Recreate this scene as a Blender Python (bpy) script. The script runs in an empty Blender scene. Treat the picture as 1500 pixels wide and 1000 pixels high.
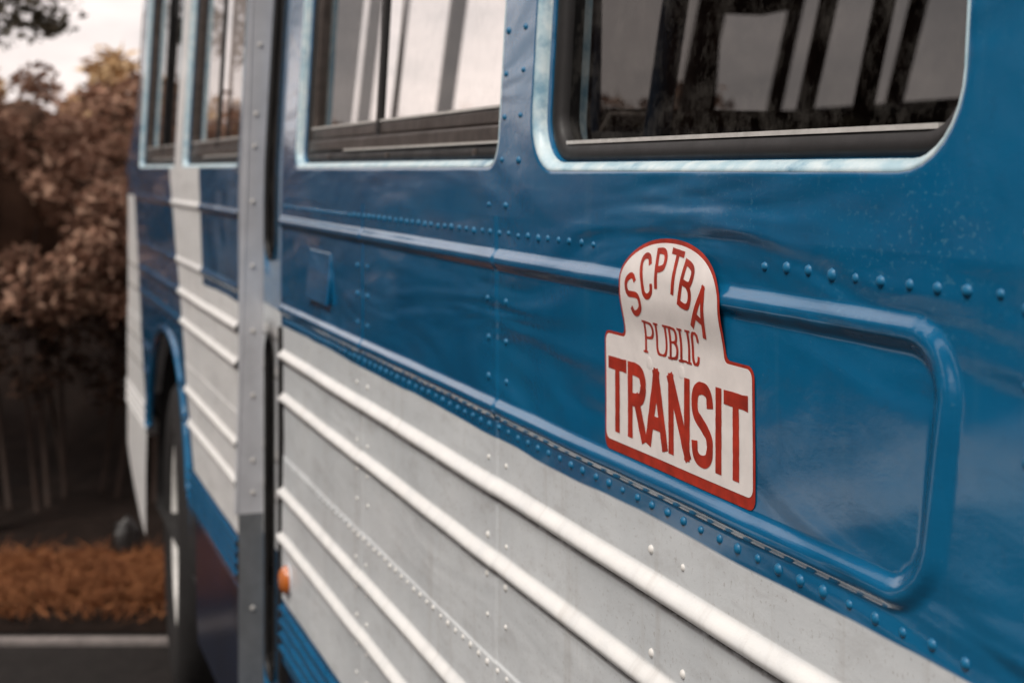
import bpy, bmesh, math, random
from mathutils import Vector, Matrix, noise
random.seed(7)
R = math.radians
scene = bpy.context.scene
COL = scene.collection

# ------------------------------------------------------------------ camera
THETA = math.atan(773 / 2083)          # angle between the view and the bus side
CAM = Vector((0.0, -0.516, 1.65))
FWD = Vector((-math.cos(THETA), math.sin(THETA), 0))
RGT = Vector((math.sin(THETA), math.cos(THETA), 0))
cd = bpy.data.cameras.new('camera')
cam = bpy.data.objects.new('camera', cd); COL.objects.link(cam)
cam.location = CAM
cam.rotation_euler = Matrix((RGT, Vector((0, 0, 1)), -FWD)).transposed().to_euler()
cd.lens = 50; cd.sensor_width = 36
cd.shift_y = -252 / 1500
cd.clip_start = 0.02; cd.clip_end = 3000
cd.dof.use_dof = True; cd.dof.focus_distance = 1.06; cd.dof.aperture_fstop = 7.5
scene.camera = cam

# ------------------------------------------------------------------ world, sun, exposure
SUN_EL, SUN_AZ = R(54), R(-60)
w = bpy.data.worlds.new('World'); scene.world = w; w.use_nodes = True
nt = w.node_tree; nt.nodes.clear()
sky = nt.nodes.new('ShaderNodeTexSky'); sky.sky_type = 'NISHITA'; sky.sun_disc = False
sky.sun_elevation = SUN_EL; sky.sun_rotation = R(200); sky.dust_density = 4
mx = nt.nodes.new('ShaderNodeMix'); mx.data_type = 'RGBA'
mx.inputs['Factor'].default_value = 0.88
nt.links.new(sky.outputs[0], mx.inputs['A'])
tc = nt.nodes.new('ShaderNodeTexCoord'); cn = nt.nodes.new('ShaderNodeTexNoise')     # uneven overcast
cmap = nt.nodes.new('ShaderNodeMapping'); cmap.inputs['Scale'].default_value = (1, 1, 2.6)
nt.links.new(tc.outputs['Generated'], cmap.inputs[0]); nt.links.new(cmap.outputs[0], cn.inputs['Vector'])
cn.inputs['Scale'].default_value = 3.4; cn.inputs['Detail'].default_value = 6; cn.inputs['Roughness'].default_value = .58
cr = nt.nodes.new('ShaderNodeMix'); cr.data_type = 'RGBA'
mr_ = nt.nodes.new('ShaderNodeMapRange'); mr_.inputs[1].default_value = .36; mr_.inputs[2].default_value = .60
nt.links.new(cn.outputs['Fac'], mr_.inputs[0]); nt.links.new(mr_.outputs[0], cr.inputs['Factor'])
cr.inputs['A'].default_value = (6.2, 5.7, 5.6, 1); cr.inputs['B'].default_value = (10.4, 9.1, 8.6, 1)
nt.links.new(cr.outputs['Result'], mx.inputs['B'])
bg = nt.nodes.new('ShaderNodeBackground'); bg.inputs['Strength'].default_value = 0.095
nt.links.new(mx.outputs['Result'], bg.inputs['Color'])
wo = nt.nodes.new('ShaderNodeOutputWorld'); nt.links.new(bg.outputs[0], wo.inputs[0])
sl = bpy.data.lights.new('sun', 'SUN'); sl.energy = 1.7; sl.angle = R(18); sl.color = (1, .95, .88)
sun = bpy.data.objects.new('sun', sl); COL.objects.link(sun)
sdir = Vector((math.cos(SUN_EL) * 0.55, -math.cos(SUN_EL) * 0.83, math.sin(SUN_EL)))
sun.rotation_euler = sdir.to_track_quat('Z', 'Y').to_euler()
vs = scene.view_settings
vs.view_transform = 'Standard'; vs.look = 'None'; vs.gamma = 1; vs.exposure = 0.50; vs.use_curve_mapping = False

# ------------------------------------------------------------------ material helpers
class N:
    def __init__(s, name):
        s.m = bpy.data.materials.new(name); s.m.use_nodes = True
        s.t = s.m.node_tree; s.p = s.t.nodes['Principled BSDF']; s._c = None
    def new(s, k, **kw):
        n = s.t.nodes.new(k)
        for a, b in kw.items(): setattr(n, a, b)
        return n
    def put(s, sock, v):
        if isinstance(v, bpy.types.NodeSocket): s.t.links.new(v, sock)
        else: sock.default_value = v
    def math(s, op, a, b=0.0, c=0.0, clamp=False):
        n = s.new('ShaderNodeMath', operation=op, use_clamp=clamp)
        s.put(n.inputs[0], a); s.put(n.inputs[1], b); s.put(n.inputs[2], c)
        return n.outputs[0]
    def coord(s):
        if s._c is None: s._c = s.new('ShaderNodeTexCoord').outputs['Object']
        return s._c
    def xyz(s):
        n = s.new('ShaderNodeSeparateXYZ'); s.put(n.inputs[0], s.coord()); return n.outputs
    def noise(s, scale, detail=4, rough=.55, dist=0.0, stretch=None):
        v = s.coord()
        if stretch:
            mp = s.new('ShaderNodeMapping'); mp.inputs['Scale'].default_value = stretch
            s.put(mp.inputs[0], v); v = mp.outputs[0]
        n = s.new('ShaderNodeTexNoise'); s.put(n.inputs['Vector'], v)
        n.inputs['Scale'].default_value = scale; n.inputs['Detail'].default_value = detail
        n.inputs['Roughness'].default_value = rough; n.inputs['Distortion'].default_value = dist
        return n.outputs['Fac']
    def ramp(s, f, a, b, lo=0.0, hi=1.0):
        n = s.new('ShaderNodeMapRange', clamp=True)
        s.put(n.inputs[0], f); n.inputs[1].default_value = a; n.inputs[2].default_value = b
        n.inputs[3].default_value = lo; n.inputs[4].default_value = hi
        return n.outputs[0]
    def mix(s, f, a, b):
        n = s.new('ShaderNodeMix', data_type='RGBA')
        s.put(n.inputs['Factor'], f)
        s.put(n.inputs['A'], a if not isinstance(a, tuple) else (*a, 1))
        s.put(n.inputs['B'], b if not isinstance(b, tuple) else (*b, 1))
        return n.outputs['Result']
    def bump(s, h, strength, dist, prev=None):
        n = s.new('ShaderNodeBump'); n.inputs['Strength'].default_value = strength
        n.inputs['Distance'].default_value = dist; s.put(n.inputs['Height'], h)
        if prev is not None: s.put(n.inputs['Normal'], prev)
        return n.outputs[0]
    def set(s, **kw):
        for k, v in kw.items():
            k = {'color': 'Base Color', 'rough': 'Roughness', 'metal': 'Metallic', 'spec': 'Specular IOR Level',
                 'normal': 'Normal', 'coat': 'Coat Weight', 'coat_rough': 'Coat Roughness'}.get(k, k)
            if isinstance(v, tuple) and len(v) == 3: v = (*v, 1)
            s.put(s.p.inputs[k], v)
        return s.m

def plain(name, col, rough=.6, metal=0.0, var=.25, scale=30, bump=.15, bd=.002, spec=.5):
    n = N(name)
    f = n.noise(scale, 5, .6)
    lo = tuple(c * (1 - var) for c in col); hi = tuple(min(1, c * (1 + var)) for c in col)
    return n.set(color=n.mix(n.ramp(f, .3, .7), lo, hi), rough=n.ramp(n.noise(scale * .4, 3), .3, .7, rough * .85, min(1, rough * 1.15)),
                 metal=metal, spec=spec, normal=n.bump(f, bump, bd))

BLUE = (.001, .108, .248); BLUE2 = (.004, .140, .30); WHITE = (.73, .765, .78)

def bus_paint(kind):
    """enamel: blue above, white below, white sweep and nose on the front section; kind = 'near', 'far' or 'blue'"""
    n = N('bus_paint_' + kind); x, y, z = n.xyz()
    X = n.math('MULTIPLY', x, -1.0)
    zz = n.math('ADD', z, n.math('MULTIPLY', n.math('SUBTRACT', n.noise(3.5, 2), .5), .014))
    def gt(a, b, soft=.0012):
        d = n.math('SUBTRACT', a, b); return n.ramp(d, -soft, soft)
    def AND(*a):
        r = a[0]
        for b in a[1:]: r = n.math('MULTIPLY', r, b)
        return r
    def OR(a, b): return n.math('MAXIMUM', a, b)
    inv = lambda a: n.math('SUBTRACT', 1.0, a)
    below = inv(gt(zz, 1.363)); above = gt(z, .862)
    if kind == 'near': mask = AND(below, above)
    elif kind == 'far':
        xl = n.math('ADD', 3.78, n.math('MULTIPLY', n.math('SUBTRACT', z, .861), .685))
        xr = n.math('ADD', 3.62, n.math('MULTIPLY', n.math('SUBTRACT', z, 1.363), .31))
        xn = n.math('ADD', 5.02, n.math('MULTIPLY', n.math('SUBTRACT', z, .93), .56))
        lower = AND(below, above, inv(gt(X, xl, .004)))
        stripe = AND(inv(gt(z, 1.660)), above, gt(X, xr, .004), inv(gt(X, xl, .004)))
        pillar = AND(gt(z, 1.658), gt(X, 4.055), inv(gt(X, 4.205)))
        nose = AND(gt(X, xn, .006), inv(gt(z, 1.555)))
        mask = OR(OR(lower, stripe), OR(pillar, nose))
    else: mask = 0.0
    f1 = n.noise(6, 5, .6); f2 = n.noise(60, 5, .65); f3 = n.noise(210, 2, .6)
    blue = n.mix(n.ramp(f1, .3, .7), BLUE, BLUE2)
    blue = n.mix(n.ramp(f2, .58, .75, 0, .35), blue, (.005, .062, .15))
    # chalky flecks where the enamel has weathered, thickest round the near window
    patch = n.math('MULTIPLY', n.ramp(n.noise(5.5, 4), .44, .64), n.ramp(z, 1.52, 1.64))
    patch = n.math('MULTIPLY', patch, n.ramp(X, 1.6, 1.0))
    fl = n.ramp(n.noise(170, 3, .6, .0, (1, 1, 1.3)), .57, .66)
    blue = n.mix(n.math('MULTIPLY', n.math('MULTIPLY', fl, patch), .32), blue, (.16, .40, .50))
    blue = n.mix(n.ramp(f3, .70, .76, 0, .18), blue, (.12, .28, .38))
    # faint chalk streaks run down, also painting in pale mirrored bands
    st = n.ramp(n.noise(9, 4, .6, .2, (4.5, 1, .25)),   .58, .78, 0, .14)
    blue = n.mix(st, blue, (.10, .24, .33))
    white = n.mix(n.ramp(f1, .3, .75), WHITE if kind != 'far' else (.86, .86, .85), (.58, .615, .635) if kind != 'far' else (.76, .77, .77))
    white = n.mix(n.ramp(n.noise(14, 6, .7, .3, (1, 1, 2.2)), .52, .75, 0, .45), white, (.36, .35, .34))
    white = n.mix(n.ramp(f3, .60, .72, 0, .40), white, (.28, .26, .23))
    # grime under each rib, darkened further to paint in the rib's shadow line
    grime_shade = None
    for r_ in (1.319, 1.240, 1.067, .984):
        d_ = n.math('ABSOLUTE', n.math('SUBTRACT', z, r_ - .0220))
        g_ = n.ramp(d_, .0055, .0012); grime_shade = g_ if grime_shade is None else n.math('MAXIMUM', grime_shade, g_)
    grime_shade = n.math('MULTIPLY', grime_shade, n.ramp(n.noise(120, 5, .75, 0, (.4, 1, 1)), .34, .54, .25, 1.0))
    rib_light = None
    for r_ in (1.319, 1.240, 1.067, .984):
        g_ = n.ramp(n.math('ABSOLUTE', n.math('SUBTRACT', z, r_ - .009)), .0125, .0075); rib_light = g_ if rib_light is None else n.math('MAXIMUM', rib_light, g_)
    white = n.mix(n.math('MULTIPLY', rib_light, n.ramp(n.noise(30, 4, .6), .3, .6, .55, .95)), white, (.84, .84, .82))   # cleaner white on the ribs, painting in the light their tops catch
    white = n.mix(grime_shade, white, (.05, .042, .035))
    white = n.mix(n.ramp(n.noise(7, 5, .65, .2, (5, 1, .3)), .56, .75, 0, .35), white, (.40, .37, .33))
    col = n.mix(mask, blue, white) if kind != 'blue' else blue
    rb = n.ramp(f2, .35, .7, .14, .25); rw = n.ramp(f2, .35, .7, .36, .55)
    mr = n.new('ShaderNodeMix', data_type='FLOAT')
    n.put(mr.inputs[0], mask); n.put(mr.inputs[2], rb); n.put(mr.inputs[3], rw)
    b = n.bump(n.noise(3.2, 2, .5, .9, (.75, 1, 2.8)), .85, .016)
    if kind != 'blue': n.put(b.node.inputs['Strength'], n.math('SUBTRACT', .85, n.math('MULTIPLY', mask, .62)))
    b = n.bump(n.noise(420, 3, .6), .10, .0006, b)
    b = n.bump(n.noise(26, 4, .6, .5, (1, 1, 1.8)), .16, .0030, b)
    b = n.bump(f2, .10, .0010, b)
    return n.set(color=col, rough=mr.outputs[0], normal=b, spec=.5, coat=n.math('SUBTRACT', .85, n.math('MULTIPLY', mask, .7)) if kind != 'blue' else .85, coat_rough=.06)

M = {}
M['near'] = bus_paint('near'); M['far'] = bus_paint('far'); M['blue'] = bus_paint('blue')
M['gasket'] = plain('black_rubber', (.010, .009, .009), .55, scale=60)
M['alu_dark'] = plain('brown_anodised_rail', (.085, .070, .062), .42, .55, .35, 45)
M['alu'] = plain('grey_aluminium', (.56, .57, .60), .5, .1, .12, 12, .1)
M['alu_lite'] = plain('bright_edge_metal', (.62, .60, .57), .45, .2, .15, 60)
M['step_grey'] = plain('shaded_step_well_paint', (.15, .16, .17), .6, scale=14)
_n = N('pale_worn_lip_highlight')  # pale worn ring, also painting in the sky highlight on the lip
M['lip_highlight'] = _n.set(color=_n.mix(_n.ramp(_n.noise(16, 6, .7), .26, .46), (.05, .22, .36), _n.mix(_n.ramp(_n.noise(50, 4), .35, .7), (.40, .58, .66), (.70, .80, .82))),
                   rough=.38, normal=_n.bump(_n.noise(80, 4), .2, .002))
M['rivet'] = plain('brushed_blue_rivet_enamel', (.004, .13, .27), .45, var=.3, scale=200)
M['navy_gloss'] = plain('dark_navy_enamel', (.008, .016, .038), .22, var=.3, scale=5, bump=.1)
M['tyre'] = plain('tyre_rubber', (.012, .011, .011), .8, scale=40)
M['rim'] = plain('white_wheel_enamel', (.72, .71, .68), .5, scale=15)
M['dark'] = plain('dark_interior', (.022, .020, .022), .7, scale=8)
M['seat'] = plain('black_seat_vinyl', (.018, .018, .024), .45, scale=25)
M['pole'] = plain('blue_grab_pole', (.10, .19, .31), .3, .3, scale=20)
M['navy'] = plain('interior_navy_lining', (.012, .022, .050), .5, scale=10)
M['cream'] = plain('pale_pillar_paint', (.62, .62, .62), .5, scale=10)
M['amber'] = N('amber_lens').set(color=(.62, .17, .03), rough=.25, **{'Transmission Weight': .25})
M['chassis'] = plain('chassis_black', (.012, .011, .011), .85, scale=12)
M['sign_red'] = plain('sign_red_ink', (.40, .030, .014), .42, var=.34, scale=55, bump=.06)
M['sign_white'] = plain('sign_white_vinyl', (.86, .81, .78), .38, var=.08, scale=38, bump=.08)

def glass(name, tint, refl=.96, rough=0.0):
    n = N(name); t = n.t; t.nodes.remove(n.p)
    out = [q for q in t.nodes if q.type == 'OUTPUT_MATERIAL'][0]
    lw = n.new('ShaderNodeLayerWeight'); lw.inputs[0].default_value = .5
    f = n.math('POWER', lw.outputs['Facing'], 4.2)
    f = n.math('ADD', .045, n.math('MULTIPLY', f, refl))
    tr = n.new('ShaderNodeBsdfTransparent'); tr.inputs[0].default_value = (*tint, 1)
    gl = n.new('ShaderNodeBsdfGlossy'); gl.inputs['Roughness'].default_value = rough
    gl.inputs['Color'].default_value = (.95, .95, .95, 1)
    b = n.bump(n.noise(3, 2), .25, .004); n.put(gl.inputs['Normal'], b)
    # dust film
    df = n.new('ShaderNodeBsdfDiffuse'); df.inputs[0].default_value = (.45, .42, .38, 1)
    ms = n.new('ShaderNodeMixShader'); n.put(ms.inputs[0], f); n.put(ms.inputs[1], tr.outputs[0]); n.put(ms.inputs[2], gl.outputs[0])
    m2 = n.new('ShaderNodeMixShader'); n.put(m2.inputs[0], n.ramp(n.noise(40, 6, .7), .45, .75, .0, .08))
    n.put(m2.inputs[1], ms.outputs[0]); n.put(m2.inputs[2], df.outputs[0])
    n.put(out.inputs[0], m2.outputs[0]); return n.m
M['glass'] = glass('clear_window_glass', (.92, .91, .90), .42)
M['tint'] = glass('smoked_window_glass', (.115, .115, .115), .7)
M['far_glass'] = glass('dusty_window_glass', (.55, .5, .47))

def brown(name, a, b, c, scale=2.5, rough=.9):
    n = N(name)
    g = n.new('ShaderNodeNewGeometry')
    col = n.mix(n.ramp(n.noise(scale, 4), .35, .65), a, b)
    col = n.mix(n.ramp(g.outputs['Random Per Island'], .55, 1.0, 0, .8), col, c)
    return n.set(color=col, rough=rough, spec=.2)
M['leaf'] = brown('dry_bracken_leaf', (.22, .118, .080), (.34, .195, .135), (.54, .36, .26))
M['leaf_dark'] = brown('shaded_brush_leaf', (.035, .020, .014), (.055, .030, .020), (.08, .045, .03))
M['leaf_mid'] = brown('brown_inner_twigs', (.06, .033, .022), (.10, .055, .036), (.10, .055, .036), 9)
M['leaf_green'] = brown('olive_tree_leaf', (.050, .044, .028), (.085, .070, .045), (.17, .14, .10))
M['leaf_gold'] = brown('golden_grass_leaf', (.42, .27, .14), (.55, .38, .21), (.65, .48, .29))
M['bark'] = plain('grey_bark', (.17, .145, .14), .9, var=.35, scale=9, bump=.6, bd=.02)
M['stem'] = plain('dry_stem', (.035, .02, .014), .9, scale=20)
M['grass'] = brown('orange_dead_grass', (.16, .060, .026), (.27, .105, .042), (.36, .16, .07), 6)
M['soil'] = plain('dark_soil', (.014, .009, .007), .95, var=.4, scale=7, bump=.7, bd=.03, spec=.1)
M['asphalt'] = plain('dark_asphalt', (.014, .0115, .0105), .88, var=.3, scale=18, bump=.5, bd=.01, spec=.3)
M['kerb'] = plain('pale_concrete_edging', (.21, .185, .175), .85, var=.25, scale=22, bump=.4, bd=.006)
M['reflector_pad'] = plain('pale_reflector_concrete', (.58, .56, .54), .8, var=.2, scale=3, bump=.3, bd=.006)
M['rock'] = plain('dark_stone', (.012, .010, .009), .4, var=.5, scale=9, bump=.6, bd=.02)

# ------------------------------------------------------------------ mesh helpers
def link(name, verts, faces, mat, parent=None, smooth=True, inv=True):
    me = bpy.data.meshes.new(name); me.from_pydata([tuple(v) for v in verts], [], faces); me.update()
    if mat is not None: me.materials.append(mat)
    if smooth: me.polygons.foreach_set('use_smooth', [True] * len(me.polygons))
    o = bpy.data.objects.new(name, me); COL.objects.link(o)
    if parent is not None: attach(o, parent)
    return o
def attach(o, parent):
    o.parent = parent
    if parent.parent is None: o.matrix_parent_inverse = Matrix.Translation(-parent.location)
def tag(o, label, cat, group=None, kind=None):
    if label: o['label'] = label
    if cat: o['category'] = cat
    if group: o['group'] = group
    if kind: o['kind'] = kind
    return o
def empty(name, loc, label, cat, group=None):
    o = bpy.data.objects.new(name, None); COL.objects.link(o); o.location = loc; o.empty_display_size = .2
    return tag(o, label, cat, group)

def th(z):                                   # tumblehome of the bus side
    dz = max(0, z - 1.6); return .06 * (math.sqrt(dz * dz + .0025) - .05)
def T(X, y, z): return Vector((-X, y + th(z), z))   # bus coordinates: X forward, y inward

class MB:
    def __init__(s): s.v = []; s.f = []
    def quad_grid(s, rows):
        b = len(s.v); n = len(rows[0])
        for r in rows: s.v.extend(r)
        for i in range(len(rows) - 1):
            for j in range(n - 1):
                a = b + i * n + j; s.f.append((a, a + 1, a + n + 1, a + n))
    def loops(s, loops, close_profile=False):  # list of closed loops of equal length
        b = len(s.v); n = len(loops[0]); k = len(loops)
        for l in loops: s.v.extend(l)
        for i in range(k if close_profile else k - 1):
            i2 = (i + 1) % k
            for j in range(n):
                j2 = (j + 1) % n
                s.f.append((b + i * n + j, b + i * n + j2, b + i2 * n + j2, b + i2 * n + j))
    def box(s, X0, X1, y0, y1, z0, z1, f=T):
        b = len(s.v)
        for X in (X0, X1):
            for y in (y0, y1):
                for z in (z0, z1): s.v.append(f(X, y, z))
        for q in ((0, 1, 3, 2), (4, 6, 7, 5), (0, 4, 5, 1), (2, 3, 7, 6), (0, 2, 6, 4), (1, 5, 7, 3)):
            s.f.append(tuple(b + i for i in q))
    def tube(s, pts, rad, n=8, cap=True):
        pts = [Vector(p) for p in pts]; b = len(s.v)
        rads = rad if isinstance(rad, (list, tuple)) else [rad] * len(pts)
        for i, p in enumerate(pts):
            d = (pts[min(i + 1, len(pts) - 1)] - pts[max(i - 1, 0)]).normalized()
            u = d.cross(Vector((0, 0, 1)))
            if u.length < 1e-3: u = Vector((1, 0, 0))
            u.normalize(); w_ = d.cross(u)
            for k in range(n):
                a = 2 * math.pi * k / n; s.v.append(p + (u * math.cos(a) + w_ * math.sin(a)) * rads[i])
        for i in range(len(pts) - 1):
            for k in range(n):
                k2 = (k + 1) % n; s.f.append((b + i * n + k, b + i * n + k2, b + (i + 1) * n + k2, b + (i + 1) * n + k))
        if cap:
            s.f.append(tuple(b + k for k in range(n))); e = b + (len(pts) - 1) * n
            s.f.append(tuple(e + k for k in reversed(range(n))))
    def lathe(s, prof, c, axis_y=True, n=40):  # profile (radius, y) round an axis along y
        loops = []
        for r, y in prof:
            loops.append([Vector((c[0] + r * math.cos(2 * math.pi * k / n), c[1] + y, c[2] + r * math.sin(2 * math.pi * k / n))) for k in range(n)])
        s.loops(loops)
    def build(s, name, mat, parent=None, smooth=True): return link(name, s.v, s.f, mat, parent, smooth)

def bevel(o, wd=.003, seg=2):
    m = o.modifiers.new('bevel', 'BEVEL'); m.width = wd; m.segments = seg; m.limit_method = 'ANGLE'; return o

# ------------------------------------------------------------------ the setting
def G(px, D, z=0.0):                          # a spot on the ground: D metres ahead, off to the left or right
    return CAM + FWD * D + RGT * ((px - 750) / 2083 * D) + Vector((0, 0, z - 1.65))
def L(l, D, z=0.0): return CAM + FWD * D + RGT * l + Vector((0, 0, z - 1.65))
def struct(o): o['kind'] = 'structure'; return o

mb = MB()
S = 900
mb.quad_grid([[Vector((x, y, 0)) for x in (-S, -30, 30, S)] for y in (-S, -30, 30, S)])
struct(mb.build('ground', M['asphalt'], smooth=False))

def sm_(a, b, x):
    t = max(0, min(1, (x - a) / (b - a))); return t * t * (3 - 2 * t)
# added pale slabs out of view, giving the bus side pale bands to mirror
for x0, x1 in ((-34, -24.2), (-22.6, -14.6), (-13.6, -9.4), (-8.6, -5.4)):
    mb = MB(); n_ = 6
    mb.quad_grid([[Vector((x0 + (x1 - x0) * i / n_, y, .004 if 0 < j < 4 else 0)) for i in range(n_ + 1)] for j, y in enumerate((-8.3, -8.28, -5, -1.5, -1.48))])
    struct(mb.build('added_pale_slab', M['reflector_pad'], smooth=False))
# planted bed in front of the bus and the bank rising behind it
mb = MB(); rows = []
for i in range(61):
    D = 5.06 + i * .12
    row = []
    for j in range(91):
        l = -22 + j * .36
        z = .02 + .03 * noise.noise((l * 2, D * 2, 0))
        if D > 6.9:
            k = min(1, (D - 6.9) / 4.2) * (1 - .75 * sm_(-1.2, .6, l)); z += (k * k * (3 - 2 * k)) * (1.75 + .5 * noise.noise((l * .35, D * .3, 4)))
        if i == 0: z = .006
        row.append(L(l, D, z))
    rows.append(row)
for i in range(5):
    rows.append([L(-22 + j * .36, 12.4 + i * 6, (1.75 + .5 * noise.noise(((-22 + j * .36) * .35, 11, 4))) * (1 - .75 * sm_(-1.2, .6, -22 + j * .36)) * (1 - i * .2)) for j in range(91)])
mb.quad_grid(rows)
struct(mb.build('bank', M['soil']))

mb = MB()
mb.v.clear()
prof = [(0, 0), (0, .018), (.004, .022), (.034, .022), (.038, .018), (.038, 0)]
rows = []
for j in range(60):
    l = -16 + j * .40
    wob = .006 * noise.noise((l * 1.3, 0, 0))
    rows.append([L(l, 4.93 + a + wob, b) for a, b in prof])
mb.quad_grid(rows)
struct(mb.build('kerb', M['kerb'], smooth=False))

# orange dead grass between edging and brush
mb = MB(); rnd = random.Random(3)
for i in range(14000):
    l = rnd.uniform(-7, 2.0) if i > 5000 else rnd.uniform(-2.6, -.7)
    D = 5.10 + .80 * rnd.random() ** .55
    h = rnd.uniform(.03, .085); a = rnd.uniform(0, 6.28); wd = rnd.uniform(.002, .006)
    p = L(l, D, .02); u = Vector((math.cos(a), math.sin(a), 0)) * wd; t = Vector((rnd.gauss(0, .05), rnd.gauss(0, .05), h))
    b = len(mb.v); mb.v += [p - u, p + u, p + u * .5 + t * .6, p + t * 1.1 + Vector((t.x, t.y, 0)), p - u * .5 + t * .6]
    mb.f.append((b, b + 1, b + 2, b + 3, b + 4))
o = mb.build('dead_grass', M['grass'], smooth=False)
tag(o, 'strip of orange dead grass between pale edging and dark brush', 'grass', kind='stuff')

# ------------------------------------------------------------------ brush and trees
def foliage(center, rad, n, size, rnd, clumps=40, flat=.0):
    mb = MB()
    cl = []
    for _ in range(clumps):
        while True:
            v = Vector((rnd.uniform(-1, 1), rnd.uniform(-1, 1), rnd.uniform(-1, 1)))
            if .45 < v.length < 1: break
        cl.append((Vector((v.x * rad[0], v.y * rad[1], v.z * rad[2])), rnd.uniform(.14, .30) * max(rad) * .8))
    for i in range(n):
        c, r = cl[rnd.randrange(clumps)]
        d = Vector((rnd.gauss(0, 1), rnd.gauss(0, 1), rnd.gauss(0, .8))); d = d.normalized() * r * rnd.random() ** .45
        p = center + c + d
        s = size * rnd.uniform(.5, 1.4)
        u = Vector((rnd.gauss(0, 1), rnd.gauss(0, 1), rnd.gauss(0, .6))).normalized()
        w_ = u.cross(Vector((rnd.gauss(0, 1), rnd.gauss(0, 1), rnd.gauss(0, 1)))).normalized()
        b = len(mb.v)
        mb.v += [p - u * s, p + w_ * s * .45, p + u * s, p - w_ * s * .45]; mb.f.append((b, b + 1, b + 2, b + 3))
    return mb
def lump(center, rad, seed, n=14):
    mb = MB(); rows = []
    for i in range(n + 1):
        t = math.pi * i / n; row = []
        for j in range(2 * n + 1):
            a = 2 * math.pi * (j % (2 * n)) / (2 * n)
            d = Vector((math.sin(t) * math.cos(a), math.sin(t) * math.sin(a), math.cos(t)))
            k = 1 + .35 * noise.noise(d * 2.2 + Vector((seed * 3.1, 0, 0)))
            row.append(center + Vector((d.x * rad[0], d.y * rad[1], d.z * rad[2])) * k)
        rows.append(row)
    mb.quad_grid(rows); return mb
def shrub(l, D, wd, top, label, mat='leaf', n=9000, size=.027, seed=0, group=None, low=.85):
    rnd = random.Random(seed + 50)
    base = L(l, D, 0.0)
    gz = .02 + max(0, 0)
    root = empty('brush_shrub', base, label, 'shrub', group)
    cz = (top + low) / 2; c = L(l, D, cz)
    hz = (top - low) / 2
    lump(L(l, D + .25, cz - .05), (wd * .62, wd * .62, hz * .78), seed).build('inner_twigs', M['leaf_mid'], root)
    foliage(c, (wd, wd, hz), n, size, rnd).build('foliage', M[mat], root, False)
    foliage(L(l, D + .15, low - .05), (wd * .9, wd * .9, .38), 900, size, rnd).build('shaded_lower_foliage', M['leaf_dark'], root, False)  # shade under the overhang put into a darker leaf colour
    for k in range(4):
        a = rnd.uniform(-wd * .7, wd * .7); d0 = rnd.uniform(-.1, .35)
        p0 = L(l + a * .6, D + d0, 0.0); p3 = L(l + a * 1.2, D + d0 - rnd.uniform(.1, .5), rnd.uniform(1.0, top))
        pm = (p0 + p3) / 2 + Vector((rnd.uniform(-.1, .1), rnd.uniform(-.1, .1), .15))
        m2 = MB(); m2.tube([p0, (p0 + pm) / 2, pm, (pm + p3) / 2 + Vector((0, 0, .08)), p3], [.014, .012, .010, .008, .004], 6)
        m2.build('stem', M['stem'], root)
    return root
shrub(-2.42, 6.75, .52, 2.14, 'russet brush with arching stems at left edge of view', seed=1)
shrub(-1.72, 6.95, .50, 1.74, 'brown dry brush rising beside the white bus nose', seed=2)
shrub(-2.12, 6.95, .50, 1.86, 'dense rust brown brush between the two front bushes', seed=4)
shrub(-2.10, 7.9, .75, 2.2, 'broad brown brush behind the front bushes under golden crest', seed=3)
for k, (l, D, wd, top) in enumerate(((-3.35, 6.7, .6, 2.1), (-4.4, 6.9, .7, 2.3), (-5.6, 6.8, .75, 2.0), (-6.9, 7.1, .8, 2.2), (-8.4, 6.9, .8, 1.9),
                                     (-.8, 7.2, .6, 1.9), (1.2, 10.5, .9, 2.25), (3.0, 10.8, .9, 2.1), (4.8, 11, .9, 2.3), (6.6, 11, .9, 2.1))):
    shrub(l, D, wd, top, 'dry brown brush on the bank, outside the view or behind the bus', seed=10 + k, n=2400, size=.05, group='brush along the bank')
# golden slope brush higher on the bank
for k, (l, D, z, wd, lab) in enumerate(((-2.95, 10.6, 1.5, .8, 'golden dry grass clump on bank crest under pale sky'),
                                        (-4.3, 10.9, 1.6, .8, 'golden dry grass clump on bank crest behind left brush'))):
    rnd = random.Random(90 + k)
    root = empty('grass_clump', L(l, D, z - .2), lab, 'grass clump', 'golden clumps on the bank crest')
    foliage(L(l, D, z + .45), (wd, .5, .48), 2200, .06, rnd, 30).build('foliage', M['leaf_gold'], root, False)
    lump(L(l, D, z + .25), (wd * .7, .4, .4), 70 + k).build('inner_twigs', M['leaf'], root)

def tree(l, D, h, lab, seed, trunk=.13, crown=(1.2, 1.2, 1.3), cz=3.2, n=5000, size=.09, mat='leaf_green'):
    rnd = random.Random(seed)
    root = empty('tree', L(l, D, 0), lab, 'tree')
    m = MB(); pts = [L(l + .012 * math.sin(i * 1.3), D + .02 * math.cos(i), h * i / 8) for i in range(9)]
    m.tube(pts, [trunk * (1 - .75 * i / 8) * (1.25 if i == 0 else 1) for i in range(9)], 12); t = m.build('trunk', M['bark'], root)
    for k in range(9):
        z = h * rnd.uniform(.42, .92); a = rnd.uniform(0, 6.28); r = rnd.uniform(.5, 1) * crown[0]
        p0 = L(l, D, z); p1 = p0 + Vector((math.cos(a) * r, math.sin(a) * r, rnd.uniform(.2, .7)))
        m = MB(); m.tube([p0, (p0 + p1) / 2 + Vector((0, 0, .12)), p1], [trunk * .32, trunk * .2, .008], 7); m.build('limb', M['bark'], root)
    foliage(L(l + .15, D, cz), crown, n, size, rnd, 60).build('crown', M[mat], root, False)
    return root
tree(-2.41, 6.35, 4.6, 'thin olive leaved tree whose crown hangs into top left corner', 21, .05, (.40, .40, 0.55), 2.72, 4600, .026)
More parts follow.
